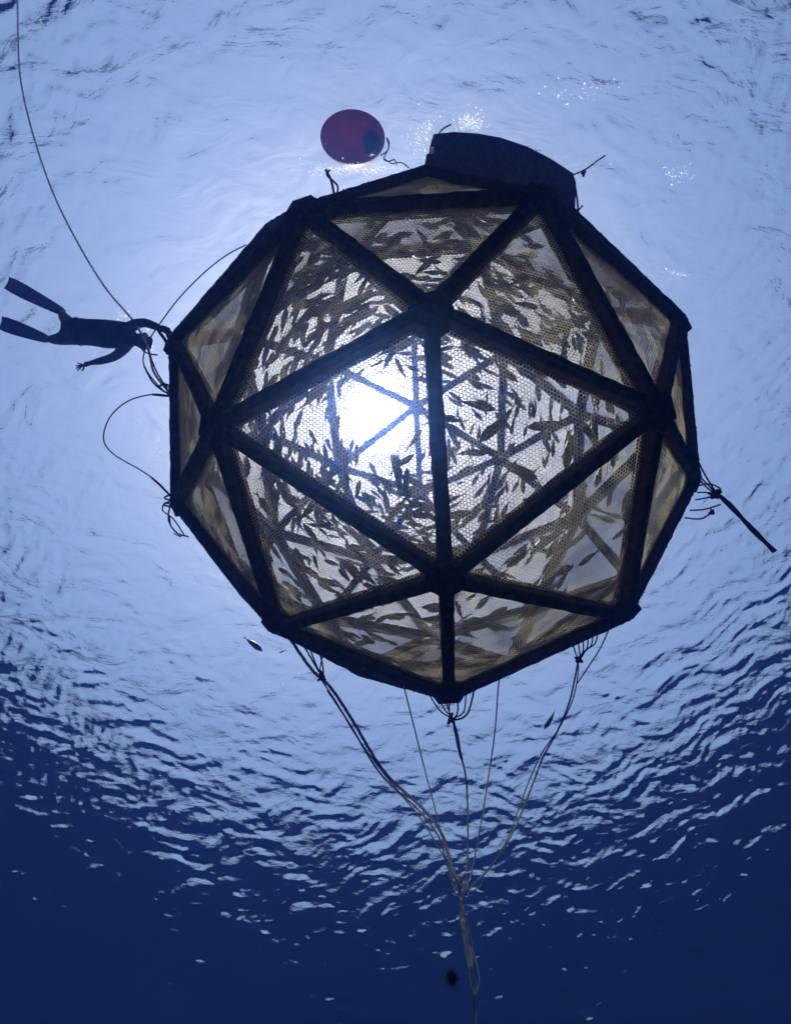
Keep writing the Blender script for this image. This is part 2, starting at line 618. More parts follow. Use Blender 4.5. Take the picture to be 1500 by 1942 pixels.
# ---- curved float collar on the cage's upper shoulder
outer = [(822, 253), (860, 249), (905, 252), (950, 260), (1000, 277), (1045, 300), (1088, 328)]
right = [(1093, 345), (1091, 405), (1070, 412)]
inner = [(1030, 385), (980, 362), (930, 348), (880, 340), (840, 338), (803, 336)]
left = [(805, 313), (809, 291), (822, 291), (823, 279), (815, 277)]
ol = [pz(u, v, 6.75) for u, v in (outer + right + inner + left)]
n = len(ol)
lift = [np.array([0, 0, 0.0])] * n
V = []
cg = np.mean(ol, 0)
for dz, k in ((0, .985), (.02, 1.0), (.30, 1.0), (.32, .985)):
    V += [cg + (p - cg) * k + np.array([0, 0, dz]) for p in ol]
F = []
for r_ in range(3):
    for j in range(n):
        k = (j + 1) % n
        F.append((r_ * n + j, r_ * n + k, (r_ + 1) * n + k, (r_ + 1) * n + j))
F += [tuple(range(n))[::-1], tuple(range(3 * n, 4 * n))]
o = bpy.data.objects.new('float_collar', mesh('float_collar', V, F, False, M_STRUT)); COL.objects.link(o)
to_cage(o, Matrix.Identity(4))


# ------------------------------------------------------------------ ropes
def rope_px(pts, r, t=None, ts=None, n=10, step=.02, lobes=3):
    """pts: (u, v) list with one depth t or depths ts at the two ends"""
    k = len(pts)
    T_ = [t] * k if t is not None else list(np.interp(np.linspace(0, 1, k), np.linspace(0, 1, len(ts)), ts))
    C = spline([px(u, v, d) for (u, v), d in zip(pts, T_)], n)
    C = resample(C, step)
    return tube(C, r, 9, twist=1.0 / (r * 1.3) * .35, lobes=lobes, depth=.28)


def rope(name, parts, mat, label, cat='rope', group=None):
    V, F = join(parts)
    o = add(name, mesh(name, V, F, True, mat))
    tag(o, label, cat, group)
    return o


def child(name, root, parts, mat):
    V, F = join(parts)
    return add(name, mesh(name, V, F, True, mat), root)


def knot(p, r, n=10, seed=0):
    """a lumpy tied knot at p"""
    q = random.Random(seed)
    C = [p + np.array([q.uniform(-1, 1), q.uniform(-1, 1), q.uniform(-1, 1)]) * r * 1.6 for _ in range(n)]
    return tube(spline(C, 6), r * .55, 7)


rope('surface_rope', [rope_px([(34, -60), (35, 60), (40, 150), (62, 250), (100, 362), (148, 460), (200, 545), (252, 607), (280, 655),
      (292, 705), (322, 745)], .0145, ts=(8.0, 4.9), step=.012)], M_ROPE,
     'long pale rope running from the surface down across the diver to the frame')
rope('tether_rope', [rope_px([(467, 464), (430, 484), (390, 515), (345, 560), (310, 605), (281, 650), (273, 690), (298, 728), (322, 750)],
      .0075, ts=(5.6, 4.9), lobes=0)], M_ROPED, 'thin dark line sagging along the upper edge of the cage frame')
c = rope('slack_rope', [rope_px([(322, 750), (290, 748), (245, 760), (210, 790), (197, 832), (217, 862), (268, 892), (300, 915), (324, 940)],
      .0072, t=4.85, lobes=0)], M_ROPED, 'slack line bowing out in a loop beside the cage')
child('rope_splice', c, [rope_px([(322, 751), (306, 750), (290, 748)], .013, t=4.85, lobes=3)], M_ROPED)
child('rope_splice', c, [rope_px([(288, 906), (305, 921), (324, 941)], .013, t=4.84)], M_ROPED)
r2 = rope('frame_lashing', [rope_px([(330, 936), (312, 944), (328, 950)], .011, t=4.75), rope_px([(332, 948), (310, 957), (332, 962)], .011, t=4.75),
      rope_px([(330, 958), (314, 955), (309, 968), (330, 985), (350, 1015)], .008, t=4.72),
      rope_px([(325, 950), (320, 985), (335, 1010), (358, 1018)], .009, t=4.7),
      rope_px([(322, 980), (326, 1000), (345, 1018), (330, 1012)], .007, t=4.7)], M_ROPED,
     'tangle of dark lashing tied at the lower end of the slack loop')
rope('line_tails', [rope_px([(280, 660), (296, 702), (312, 728), (324, 738)], .010, t=4.88), rope_px([(274, 695), (290, 724), (308, 740), (324, 748)], .011, t=4.86),
      rope_px([(300, 735), (312, 728), (324, 733)], .012, t=4.86)], M_ROPED, 'frayed tails tied to the frame under the diver', 'rope')
rope('drooping_hose', [rope_px([(322, 625), (308, 620), (302, 628), (312, 642), (318, 655), (318, 672)], .018, t=5.0, lobes=0)], M_ROPED,
     'short dark hose drooping from the hand of the diver', 'hose')

CF = (877, 1692)
TC = 4.6


def bridle(name, label, strands, lash=(), kn=None, mat=M_ROPE):
    o = rope(name, strands, mat, label, 'rope', 'mooring ropes gathering under the cage')
    if lash:
        for l in lash:
            child('lashing_loop', o, [l], M_ROPED)
    if kn is not None:
        child('knot', o, [knot(px(*kn), .022, seed=int(kn[0]))], M_ROPED)
    return o


H1 = [(540, 1196), (590, 1268), (628, 1305), (672, 1372), (712, 1440), (745, 1482), (800, 1532), (838, 1582), (856, 1640), (872, 1692)]
bridle('mooring_rope', 'thick grey doubled mooring rope from the left lower corner of the cage',
       [rope_px(H1, .0165, ts=(4.35, TC)),
        rope_px([(u - 7, v + 4) for u, v in H1[2:]], .0105, ts=(4.4, TC)),
        rope_px([(600, 1275), (640, 1335), (672, 1390), (718, 1455), (765, 1512), (800, 1556), (840, 1622), (866, 1672), (878, 1700)], .008, ts=(4.4, TC))],
       [rope_px([(560, 1196), (598, 1262), (612, 1285)], .009, t=4.33), rope_px([(580, 1205), (600, 1262), (618, 1290)], .009, t=4.35),
        rope_px([(600, 1212), (612, 1262), (614, 1290)], .009, t=4.37), rope_px([(618, 1216), (608, 1262), (606, 1285)], .007, t=4.33)],
       (610, 1282, 4.36))
bridle('mooring_rope', 'thin mooring rope hanging left of the middle corner from the far side of the cage',
       [rope_px([(758, 1270), (770, 1318), (790, 1398), (806, 1462), (824, 1530), (842, 1602), (862, 1660), (876, 1694)], .0085, ts=(5.0, TC))])
bridle('mooring_rope', 'dark knotted mooring rope hanging from the lowest corner of the cage',
       [rope_px([(858, 1362), (868, 1395), (874, 1432), (884, 1480), (887, 1560), (886, 1640), (880, 1694)], .010, ts=(4.4, TC)),
        rope_px([(858, 1362), (864, 1390), (870, 1420), (876, 1440)], .0165, t=4.4)],
       [rope_px([(800, 1294), (832, 1345), (856, 1362)], .008, t=4.38), rope_px([(822, 1300), (842, 1344), (858, 1360)], .008, t=4.36),
        rope_px([(840, 1306), (850, 1345), (858, 1362)], .008, t=4.4), rope_px([(866, 1306), (868, 1348), (860, 1364)], .009, t=4.36),
        rope_px([(884, 1302), (880, 1348), (862, 1362)], .008, t=4.4), rope_px([(902, 1296), (888, 1350), (870, 1364), (858, 1364)], .010, t=4.38),
        rope_px([(852, 1308), (852, 1350), (856, 1366)], .008, t=4.37)],
       (856, 1363, 4.38))
bridle('mooring_rope', 'thin straight mooring rope hanging right of the middle corner',
       [rope_px([(952, 1262), (945, 1300), (938, 1390), (922, 1500), (905, 1600), (892, 1660), (882, 1694)], .0085, ts=(5.0, TC))])
G1 = [(1096, 1252), (1090, 1285), (1078, 1335), (1055, 1390), (1030, 1435), (1008, 1492), (985, 1550), (958, 1605), (925, 1650), (880, 1694)]
bridle('mooring_rope', 'mooring rope curving in from the right lower corner of the cage',
       [rope_px(G1, .0095, ts=(4.4, TC)), rope_px([(u + 7 * math.sin(i * .9), v - 6) for i, (u, v) in enumerate(G1)], .007, ts=(4.4, TC)),
        rope_px([(1168, 1160), (1140, 1225), (1115, 1265), (1094, 1296)], .007, t=4.4),
        rope_px([(915, 1665), (912, 1680), (898, 1688), (884, 1696)], .005, t=4.58)],
       [rope_px([(1080 + 11 * k, 1190 - 5 * k), (1090 + 8 * k, 1236 - 4 * k), (1096 + 3 * k, 1248 - 3 * k), (1097, 1256)], .0075, t=4.38 + .01 * k) for k in range(6)],
       (1097, 1254, 4.4))
main = rope('anchor_rope', [rope_px([(872 + 4 * math.sin(k * 2.1 + j) * (1.2 if k < 5 else .4) + dx, v) for k, (dx, v) in
                enumerate([(0, 1660), (3, 1692), (5, 1740), (10, 1775), (18, 1815), (22, 1850), (26, 1890), (28, 1945), (30, 2020)])],
                rr, ts=(TC, 4.5)) for j, rr in ((0, .013), (2, .011), (4, .009))] +
            [rope_px([(895, 1800), (905, 1835), (909, 1862), (900, 1895), (899, 1945), (902, 2020)], .008, t=4.5),
             rope_px([(870, 1700), (884, 1745), (896, 1790), (886, 1805), (894, 1830)], .004, t=4.55, lobes=0)], M_ROPE,
            'twisted bundle of ropes dropping into the deep from where they gather', 'rope')

# twisted tether on the right corner
tw = rope('twisted_tether', [rope_px([(1357, 934), (1385, 960), (1425, 1003), (1468, 1046)], .026, ts=(4.6, 4.45), lobes=2, step=.008)], M_ROPED,
          'stout twisted tether stub sticking out from the right corner of the cage', 'rope')
for k, pts in enumerate([[(1322, 872), (1336, 900), (1358, 936)], [(1320, 896), (1338, 916), (1360, 938)], [(1322, 905), (1340, 925), (1356, 936)],
                         [(1320, 922), (1345, 918), (1366, 928), (1356, 938)], [(1322, 934), (1338, 934), (1356, 938)],
                         [(1318, 948), (1340, 944), (1360, 938)], [(1308, 968), (1335, 966), (1366, 957)], [(1298, 982), (1328, 984), (1350, 972)]]):
    child('lashing_loop', tw, [rope_px(pts, .009, t=4.6 + .01 * (k % 3))], M_ROPED)
child('knot', tw, [knot(px(1356, 937, 4.59), .026, seed=5)], M_ROPED)
child('knot', tw, [knot(px(1350, 971, 4.6), .016, seed=6)], M_ROPED)

# sticks and ties on the upper edge
rope('marker_stick', [rope_px([(1086, 332), (1112, 320), (1132, 305), (1147, 295)], .009, ts=(5.7, 5.8), lobes=0)], M_ROPED,
     'thin bent stick poking out past the right end of the float collar', 'stick')
rope('hanging_weight', [knot(px(1106, 330, 5.7), .018, seed=9)], M_ROPED, 'small dark weight just below the bent stick', 'weight')
rope('stick', [rope_px([(828, 262), (838, 246), (855, 236)], .009, t=5.7, lobes=0)], M_ROPED, 'short stick poking up at the left end of the float collar', 'stick')
rope('rope_tie', [rope_px([(618, 322), (628, 342), (634, 370)], .013, t=4.7, lobes=0), rope_px([(626, 322), (620, 332), (640, 352), (638, 372)], .010, t=4.7, lobes=0)],
     M_ROPED, 'dark rope tie sticking up from the top edge of the cage below the buoy', 'rope')
rope('frayed_strap', [rope_px([(1090, 352), (1094, 378), (1096, 400)], .012, t=5.6, lobes=0), rope_px([(1082, 392), (1090, 372), (1090, 352)], .009, t=5.6, lobes=0),
      rope_px([(1104, 390), (1096, 400), (1090, 408)], .010, t=5.6, lobes=0)], M_ROPED, 'frayed strap hanging under the right end of the float collar', 'strap')

# ------------------------------------------------------------------ the red buoy at the surface
BZ = SURF - .02
bc = pz(669, 262, BZ)
buoy = empty('buoy', bc)
tag(buoy, 'round purplish red buoy with a dark neck floating at the surface', 'buoy')
R_ = .58
V, F = [], []
nr, ns = 24, 36
V.append((0, 0, R_ * .62))
for i in range(1, nr):
    for j in range(ns):
        th, ph = math.pi * i / nr, 2 * math.pi * j / ns
        V.append((R_ * 1.03 * math.sin(th) * math.cos(ph), R_ * .72 * math.sin(th) * math.sin(ph), R_ * math.cos(th) * .62))
V.append((0, 0, -R_ * .62))
for j in range(ns): F.append((0, 1 + j, 1 + (j + 1) % ns))
for i in range(nr - 2):
    for j in range(ns):
        k = (j + 1) % ns
        F.append((1 + i * ns + j, 1 + (i + 1) * ns + j, 1 + (i + 1) * ns + k, 1 + i * ns + k))
for j in range(ns): F.append((len(V) - 1, 1 + (nr - 2) * ns + (j + 1) % ns, 1 + (nr - 2) * ns + j))
add('float_shell', mesh('float_shell', V, F, True, M_BUOY), buoy)
ax = Vector((.66, .34, -.36)).normalized()
prof = [(.36, .0), (.36, .18), (.40, .19), (.46, .18), (.49, .14), (.51, .145), (.56, .145), (.57, .13), (.57, 0)]
V, F = [], []
for h, r in prof:
    V += [(r * math.cos(2 * math.pi * k / 24), r * math.sin(2 * math.pi * k / 24), h) for k in range(24)]
for i in range(len(prof) - 1):
    for j in range(24):
        k = (j + 1) % 24
        F.append((i * 24 + j, i * 24 + k, (i + 1) * 24 + k, (i + 1) * 24 + j))
_cy = R_ * .0
qq = ax.to_track_quat('Z', 'Y').to_matrix()
V = [tuple(qq @ Vector(v)) for v in V]
add('neck', mesh('neck', V, F, True, M_BUOYCAP), buoy)
tb = px(738, 300, bc[2] / px(0, 0, 1)[2] * 0 + 7.9)
rope('buoy_line', [rope_px([(722, 295), (735, 285), (738, 270), (733, 262), (737, 280), (728, 300), (736, 306), (748, 303), (752, 312)], .010, ts=(8.0, 7.6), lobes=0),
                   rope_px([(728, 300), (742, 310), (760, 308), (775, 318)], .008, ts=(7.8, 6.4), lobes=0)],
     M_ROPED, 'thin tangled line trailing from the neck of the red buoy')


# ------------------------------------------------------------------ fish
def fish_mesh(bend, seed, deep=1.0):
    st = [(0, .004, .006), (.03, .028, .024), (.08, .055, .042), (.15, .082, .07), (.25, .104, .070), (.36, .112, .072), (.48, .102, .064),
          (.60, .078, .048), (.70, .052, .032), (.78, .030, .018), (.84, .017, .011), (.87, .016, .008)]
    ns = 12
    V, F = [], []
    for x, h, w in st:
        for k in range(ns):
            a = 2 * math.pi * k / ns
            V.append((x, w * 1.22 * math.cos(a), h * deep * math.sin(a) * (1.0 if math.sin(a) > 0 else 1.06)))
    for i in range(len(st) - 1):
        for j in range(ns):
            k = (j + 1) % ns
            F.append((i * ns + j, (i + 1) * ns + j, (i + 1) * ns + k, i * ns + k))
    F += [tuple(range(ns)), tuple(range((len(st) - 1) * ns, len(st) * ns))[::-1]]

    def blade(P, th=.004, axis=1):
        k = len(V); m_ = len(P)
        for s_ in (-1, 1):
            for p in P:
                q_ = list(p); q_[axis] += s_ * th
                V.append(tuple(q_))
        F.append(tuple(range(k, k + m_))[::-1]); F.append(tuple(range(k + m_, k + 2 * m_)))
        for j in range(m_):
            j2 = (j + 1) % m_
            F.append((k + j, k + j2, k + m_ + j2, k + m_ + j))
    # forked tail, dorsal, anal, pectoral and pelvic fins
    blade([(.84, 0, .012), (.90, 0, .03), (.99, 0, .105), (1.0, 0, .10), (.94, 0, .03), (.925, 0, .006)])
    blade([(.925, 0, -.006), (.94, 0, -.03), (1.0, 0, -.10), (.99, 0, -.105), (.90, 0, -.03), (.84, 0, -.012)])
    blade([(.84, 0, .012), (.925, 0, .006), (.925, 0, -.006), (.84, 0, -.012)])
    blade([(.30, 0, .10 * deep), (.38, 0, .135 * deep), (.46, 0, .122 * deep), (.60, 0, .10 * deep), (.78, 0, .05), (.76, 0, .028), (.60, 0, .07), (.45, 0, .11)])
    blade([(.50, 0, -.10), (.56, 0, -.128 * deep), (.64, 0, -.10), (.78, 0, -.05), (.76, 0, -.028), (.60, 0, -.07)])
    for s_ in (-1, 1):
        blade([(.20, s_ * .055, -.02), (.25, s_ * .085, -.045), (.30, s_ * .10, -.065), (.27, s_ * .06, -.045)], .003, 2)
        blade([(.24, s_ * .03, -.10), (.31, s_ * .055, -.15), (.32, s_ * .03, -.10)], .003, 1)
    V2 = []
    for x, y, z in V:
        V2.append((.45 - x, y + bend * (x - .3) * abs(x - .3) * 1.4, z))
    return mesh('fish', V2, F, True, M_FISH)


FISH = [fish_mesh(b, i, dp) for i, (b, dp) in enumerate([(0, 1), (.18, .9), (-.18, 1.05), (.34, .95), (-.3, .9), (.06, 1.1)])]


def put_fish(p, head, size, label, group=None, roll=0.0, me=None):
    o = add('fish', me or random.choice(FISH))
    h = Vector([float(c) for c in head]).normalized()
    up = Vector((0, 0, 1)) if abs(h.z) < .95 else Vector((0, 1, 0))
    o.matrix_world = basis(h, up, p) @ Matrix.Rotation(roll, 4, 'X') @ Matrix.Diagonal((size, size, size, 1))
    tag(o, label, 'fish', group)
    return o


# those one can pick out: (u, v, depth, heading in the picture in degrees, apparent pixels, tilt, label)
near = [
    (945, 808, 4.1, 215, 105, .5, 'deep bodied dark fish in the middle of the panel right of the central strut'),
    (893, 857, 4.0, -10, 70, .1, 'slim dark fish touching the central strut pointing right'),
    (975, 889, 4.2, -22, 105, .2, 'long slim fish slanting down to the right below the deep bodied one'),
    (1045, 806, 4.6, 185, 100, .3, 'mottled fish close to the right of the deep bodied one'),
    (905, 768, 4.6, -15, 80, .2, 'faint slim fish above the deep bodied one beside the central strut'),
    (955, 705, 4.6, -30, 70, .3, 'fish slanting down right near the top of the panel right of the central strut'),
    (607, 604, 4.3, -74, 68, .1, 'dark spindle shaped fish pointing down in the upper left panel'),
    (727, 912, 4.0, -48, 62, .5, 'dark fish with forked tail just below the glare of the sun'),
    (762, 877, 4.1, 30, 60, .7, 'stubby fish against the lower edge of the sun glare'),
    (786, 835, 4.3, 60, 55, .4, 'fish on the lower right rim of the sun glare'),
    (655, 718, 4.3, 75, 48, .4, 'fish at the upper left rim of the sun glare'),
    (640, 845, 4.3, -60, 95, .3, 'long fish diving left of the sun glare'),
    (610, 920, 4.0, 20, 62, .1, 'thin fish skimming the strut under the sun glare'),
    (745, 975, 3.9, 50, 75, .1, 'thin fish slanting up above the strut between the lower hub and left hub'),
    (605, 997, 4.0, 8, 60, .2, 'small dark fish in the lower left panel near its upper edge'),
    (1042, 1021, 4.4, 180, 46, .5, 'dark oval fish in the lower right panel'),
    (1126, 962, 4.5, 130, 60, .6, 'dark fish inside the pale ring in the lower right panel'),
    (1140, 982, 4.5, -20, 60, .2, 'slim fish lying just under the dark fish in the pale ring'),
    (1040, 1046, 4.5, 10, 75, .3, 'mottled fish right under the dark oval one'),
    (1060, 1085, 4.6, 25, 70, .3, 'fish near the bottom of the lower right panel pointing up right'),
    (1205, 565, 5.2, 180, 38, .3, 'small dark oval fish in the narrow panel at the upper right edge'),
    (1182, 528, 5.3, 160, 42, .2, 'fish above the small oval one in the narrow upper right panel'),
    (1180, 580, 5.3, 100, 50, .4, 'upright fish beside the strut in the narrow upper right panel'),
    (1108, 607, 4.8, 225, 55, .6, 'deep fish near the right strut in the upper right panel'),
    (1243, 995, 5.0, 240, 60, .5, 'dark fish in the narrow lower right edge panel'),
    (870, 1160, 4.2, 100, 50, .3, 'fish just right of the lowest strut'),
    (760, 700, 4.2, 115, 50, .3, 'fish lost in the bright sun glare'),
    (500, 1065, 4.3, 140, 55, .3, 'small fish near the left strut of the lower left panel'),
]
for u, v, t, ang, n_px, tilt, lab in near:
    t = t
    a = math.radians(ang)
    head = M @ np.array([math.cos(a), -math.sin(a), random.uniform(-.25, .25)])
    put_fish(px(u, v, t), head, n_px * t / FPX * 1.02, lab, None, random.uniform(-.4, .4) + tilt * .6)
put_fish(px(482, 1222, 6.5), M @ np.array([.75, .66, .1]), .34, 'lone slim fish swimming outside the cage below its left lower corner', None, .3)
put_fish(px(1043, 1366, 6.5), M @ np.array([-.55, .83, .1]), .34, 'lone fish swimming outside the cage beside the right mooring rope', None, .3)
put_fish(px(536, 1236, 9.0), M @ np.array([-.9, .2, .1]), .16, 'tiny fish far off to the left of the doubled mooring rope')

zones = [(812, 470, 'upper middle'), (640, 590, 'upper left'), (960, 560, 'upper right'), (640, 830, 'centre left'), (1010, 800, 'centre right'),
         (600, 1030, 'lower left'), (1060, 1040, 'lower right'), (700, 1210, 'bottom left'), (960, 1200, 'bottom right'), (430, 620, 'left edge'), (1190, 560, 'right edge')]
DIRS = ['right', 'up right', 'up', 'up left', 'left', 'down left', 'down', 'down right']


def fish_label(q, h, sz, z):
    a, b = M.T @ q, M.T @ (q + h / np.linalg.norm(h) * .2)
    du, dv = b[0] / b[2] - a[0] / a[2], b[1] / b[2] - a[1] / a[2]
    d = DIRS[int(round(math.atan2(-dv, du) / (math.pi / 4))) % 8]
    size = 'small' if sz < .29 else ('middling' if sz < .35 else 'large')
    far = 'near' if q[2] < 5.3 else ('farther' if q[2] < 6.6 else 'far')
    u, v = 750 + a[0] / a[2] * FPX, 971 + a[1] / a[2] * FPX
    k = min(MARKS, key=lambda k: (k[0] - u) ** 2 + (k[1] - v) ** 2)[2]
    return '%s %s dark fish heading %s in %s panel, towards %s' % (size, far, d, z, k)


MARKS = [(815, 592, 'upper hub'), (845, 1092, 'lower hub'), (415, 808, 'left hub'), (1240, 780, 'right hub'), (578, 405, 'top left corner'),
         (1022, 378, 'top right corner'), (850, 1305, 'bottom corner'), (535, 1180, 'bottom left corner'), (1172, 1158, 'bottom right corner'),
         (347, 950, 'left edge'), (1303, 905, 'right edge'), (825, 850, 'central strut'), (630, 940, 'lower left strut'), (1050, 930, 'lower right strut'),
         (615, 700, 'upper left strut'), (1040, 690, 'upper right strut'), (690, 780, 'sun glare'), (800, 390, 'top strut')]


def school(n):
    out = []
    k = 0
    while len(out) < n:
        k += 1
        p = rng.normal(size=3); p /= np.linalg.norm(p)
        p = p * (rng.random() ** .33) * 2.82
        q = CEN + p
        # the school crowds the upper half and the shaded side
        w = .35 + .65 / (1 + math.exp(-(q[2] - 6.1) * 1.6))
        cp = M.T @ q
        u, v = 750 + cp[0] / cp[2] * FPX, 971 + cp[1] / cp[2] * FPX
        if math.hypot(u - 725, v - 780) < 80: continue
        if math.hypot(u - 725, v - 780) < 140: w *= .4
        if u > 850 and 640 < v < 960: w *= .45
        if u > 960 and v > 900: w *= .6
        if v < 640: w *= 1.5
        if u < 640: w *= 1.25
        if rng.random() > w / 1.6: continue
        if any(np.linalg.norm(q - o[0]) < .17 for o in out): continue
        tan = np.array([-p[1], p[0], 0.0]); tan /= np.linalg.norm(tan) + 1e-9
        h = tan * (1 if rng.random() < .85 else -1) + rng.normal(size=3) * np.array([.32, .32, .14])
        out.append((q, h, u, v, rng.uniform(.24, .41)))
    return out


S_ = school(1060)
S_.sort(key=lambda s_: s_[0][2])
for q, h, u, v, sz in S_[:268]:
    z = min(zones, key=lambda z: (z[0] - u) ** 2 + (z[1] - v) ** 2)
    put_fish(q, h, sz, fish_label(q, h, sz, z[2]), 'fish schooling inside the cage', random.uniform(-1.0, 1.0))
V, F, base = [], [], 0
src = []
for me in FISH:
    co = np.zeros(len(me.vertices) * 3); me.vertices.foreach_get('co', co)
    src.append((co.reshape(-1, 3), [tuple(p.vertices) for p in me.polygons]))
for q, h, u, v, sz in S_[268:]:
    co, fs = src[random.randrange(len(src))]
    m = basis(h, (0, 0, 1), q) @ Matrix.Rotation(random.uniform(-1.0, 1.0), 4, 'X') @ Matrix.Diagonal((sz, sz, sz, 1))
    mm = np.array(m)
    V.append(co @ mm[:3, :3].T + mm[:3, 3]); F += [tuple(i + base for i in f) for f in fs]; base += len(co)
tag(add('school_of_fish', mesh('school_of_fish', np.vstack(V), F, True, M_FISH)), 'dense mass of farther fish in the upper part of the cage', 'fish school', kind='stuff')


# ------------------------------------------------------------------ the free diver
diver = empty('person', px(190, 640, 6.2))
tag(diver, 'free diver in a dark wetsuit and long fins reaching out to the cage frame', 'person')
dl = np.array(diver.location)


def skin(name, pts, links, root, mat, sub=2):
    me = bpy.data.meshes.new(name)
    me.from_pydata([tuple(map(float, p[0] - dl)) for p in pts], links, [])
    me.update()
    o = add(name, me, diver)
    me.materials.append(mat)
    sm = o.modifiers.new('skin', 'SKIN')
    sm.use_smooth_shade = True
    for i, p in enumerate(pts):
        r = p[1] if isinstance(p[1], tuple) else (p[1], p[1])
        me.skin_vertices[0].data[i].radius = r
        me.skin_vertices[0].data[i].use_root = (i == root)
    ss = o.modifiers.new('sub', 'SUBSURF'); ss.levels = sub; ss.render_levels = sub
    return o


D = lambda u, v, t: px(u, v, t)
pts = [(D(140, 629, 6.30), (.175, .14)),      # 0 pelvis
       (D(172, 630, 6.20), (.185, .14)),     # 1 belly
       (D(205, 634, 6.08), (.20, .15)),      # 2 chest
       (D(235, 638, 5.98), (.18, .13)),    # 3 upper chest
       (D(254, 643, 5.90), (.062, .062)),    # 4 neck
       (D(271, 647, 5.84), (.115, .112)),    # 5 head
       (D(282, 650, 5.80), (.09, .09)),     # 6 crown/face
       (D(246, 621, 5.92), .08),            # 7 right shoulder
       (D(262, 613, 5.80), .062),
       (D(277, 612, 5.68), .055),            # 9 elbow
       (D(296, 619, 5.48), .048),
       (D(311, 626, 5.28), .030),            # 11 wrist
       (D(319, 630, 5.20), (.042, .025)),    # 12 palm
       (D(236, 660, 6.00), .08),            # 13 left shoulder
       (D(226, 671, 6.00), .062),
       (D(212, 679, 6.02), .055),            # 15 elbow
       (D(190, 685, 6.02), .048),
       (D(170, 689, 6.04), .027),            # 17 wrist
       (D(160, 692, 6.05), (.042, .022)),    # 18 palm
       (D(134, 617, 6.38), .11),            # 19 right hip
       (D(128, 608, 6.66), .09),            # 20 thigh
       (D(121, 600, 6.92), .07),            # 21 knee
       (D(119, 595, 7.10), .062),
       (D(118, 590, 7.28), .036),            # 23 ankle
       (D(111, 587, 7.34), (.045, .035)),    # 24 foot
       (D(128, 640, 6.42), .11),            # 25 left hip
       (D(115, 643, 6.62), .09),
       (D(102, 644, 6.82), .07),            # 27 knee
       (D(94, 643, 7.00), .050),
       (D(86, 642, 7.14), .036),             # 29 ankle
       (D(78, 640, 7.18), (.045, .035))]     # 30 foot
links = [(0, 1), (1, 2), (2, 3), (3, 4), (4, 5), (5, 6), (3, 7), (7, 8), (8, 9), (9, 10), (10, 11), (11, 12),
         (3, 13), (13, 14), (14, 15), (15, 16), (16, 17), (17, 18), (0, 19), (19, 20), (20, 21), (21, 22), (22, 23), (23, 24),
         (0, 25), (25, 26), (26, 27), (27, 28), (28, 29), (29, 30)]
skin('body', pts, links, 0, M_SUIT)


def fingers(base, ends, mat):
    """one short skinned chain for each finger"""
    for (mid_, tip, r) in ends:
        P = [(D(*base), r), (D(*mid_), r), (D(*tip), r * .8)]
        skin('finger', P, [(0, 1), (1, 2)], 0, mat, 1)


fingers((160, 692, 6.05), [((153, 690, 6.05), (147, 688, 6.05), .010), ((152, 693, 6.05), (144, 694, 6.06), .011), ((151, 696, 6.05), (144, 699, 6.06), .011),
                           ((153, 698, 6.04), (147, 703, 6.05), .010), ((160, 698, 6.03), (156, 704, 6.03), .011)], M_SUIT)
fingers((318, 630, 5.20), [((323, 627, 5.12), (326, 630, 5.05), .011), ((324, 631, 5.12), (327, 634, 5.05), .011), ((323, 635, 5.12), (326, 638, 5.06), .011),
                           ((321, 638, 5.12), (324, 642, 5.07), .010), ((317, 637, 5.15), (320, 642, 5.10), .012)], M_SUIT)
# mask: a rounded box of glass over the eyes with a strap round the head, and a snorkel
hc = D(273, 647, 5.84) - dl
fwd = D(288, 654, 5.74) - D(271, 647, 5.84); fwd /= np.linalg.norm(fwd)
m = basis(fwd, (0, 0, 1), hc + fwd * .085)
V = [(a * .035, b * .085 * (1 - .1 * (a > 0)), c_ * .05 * (1 - .12 * (a > 0))) for a in (-1, 1) for b, c_ in ((-1, -.6), (-.6, -1), (.6, -1), (1, -.6), (1, .6), (.6, 1), (-.6, 1), (-1, .6))]
F = [tuple(range(8)), tuple(range(8, 16))[::-1]] + [(j, 8 + j, 8 + (j + 1) % 8, (j + 1) % 8) for j in range(8)]
add('mask', mesh('mask', [tuple(m @ Vector(v)) for v in V], F, False, M_MASK), diver)
mi = np.array(m)
C = [mi[:3, :3] @ np.array([-.08 + .10 * math.cos(a), .10 * math.sin(a), 0]) + mi[:3, 3] for a in np.linspace(0, 2 * np.pi, 24)]
add('mask_strap', mesh('mask_strap', *tube(C, .009, 6), smooth=True, mat=M_SUIT), diver)
C = spline([mi[:3, :3] @ np.array(p) + mi[:3, 3] for p in ((.02, .03, -.06), (.03, .09, -.06), (0, .12, 0), (-.08, .13, .12), (-.14, .12, .24))], 6)
add('snorkel', mesh('snorkel', *tube(C, .011, 8), smooth=True, mat=M_FIN), diver)


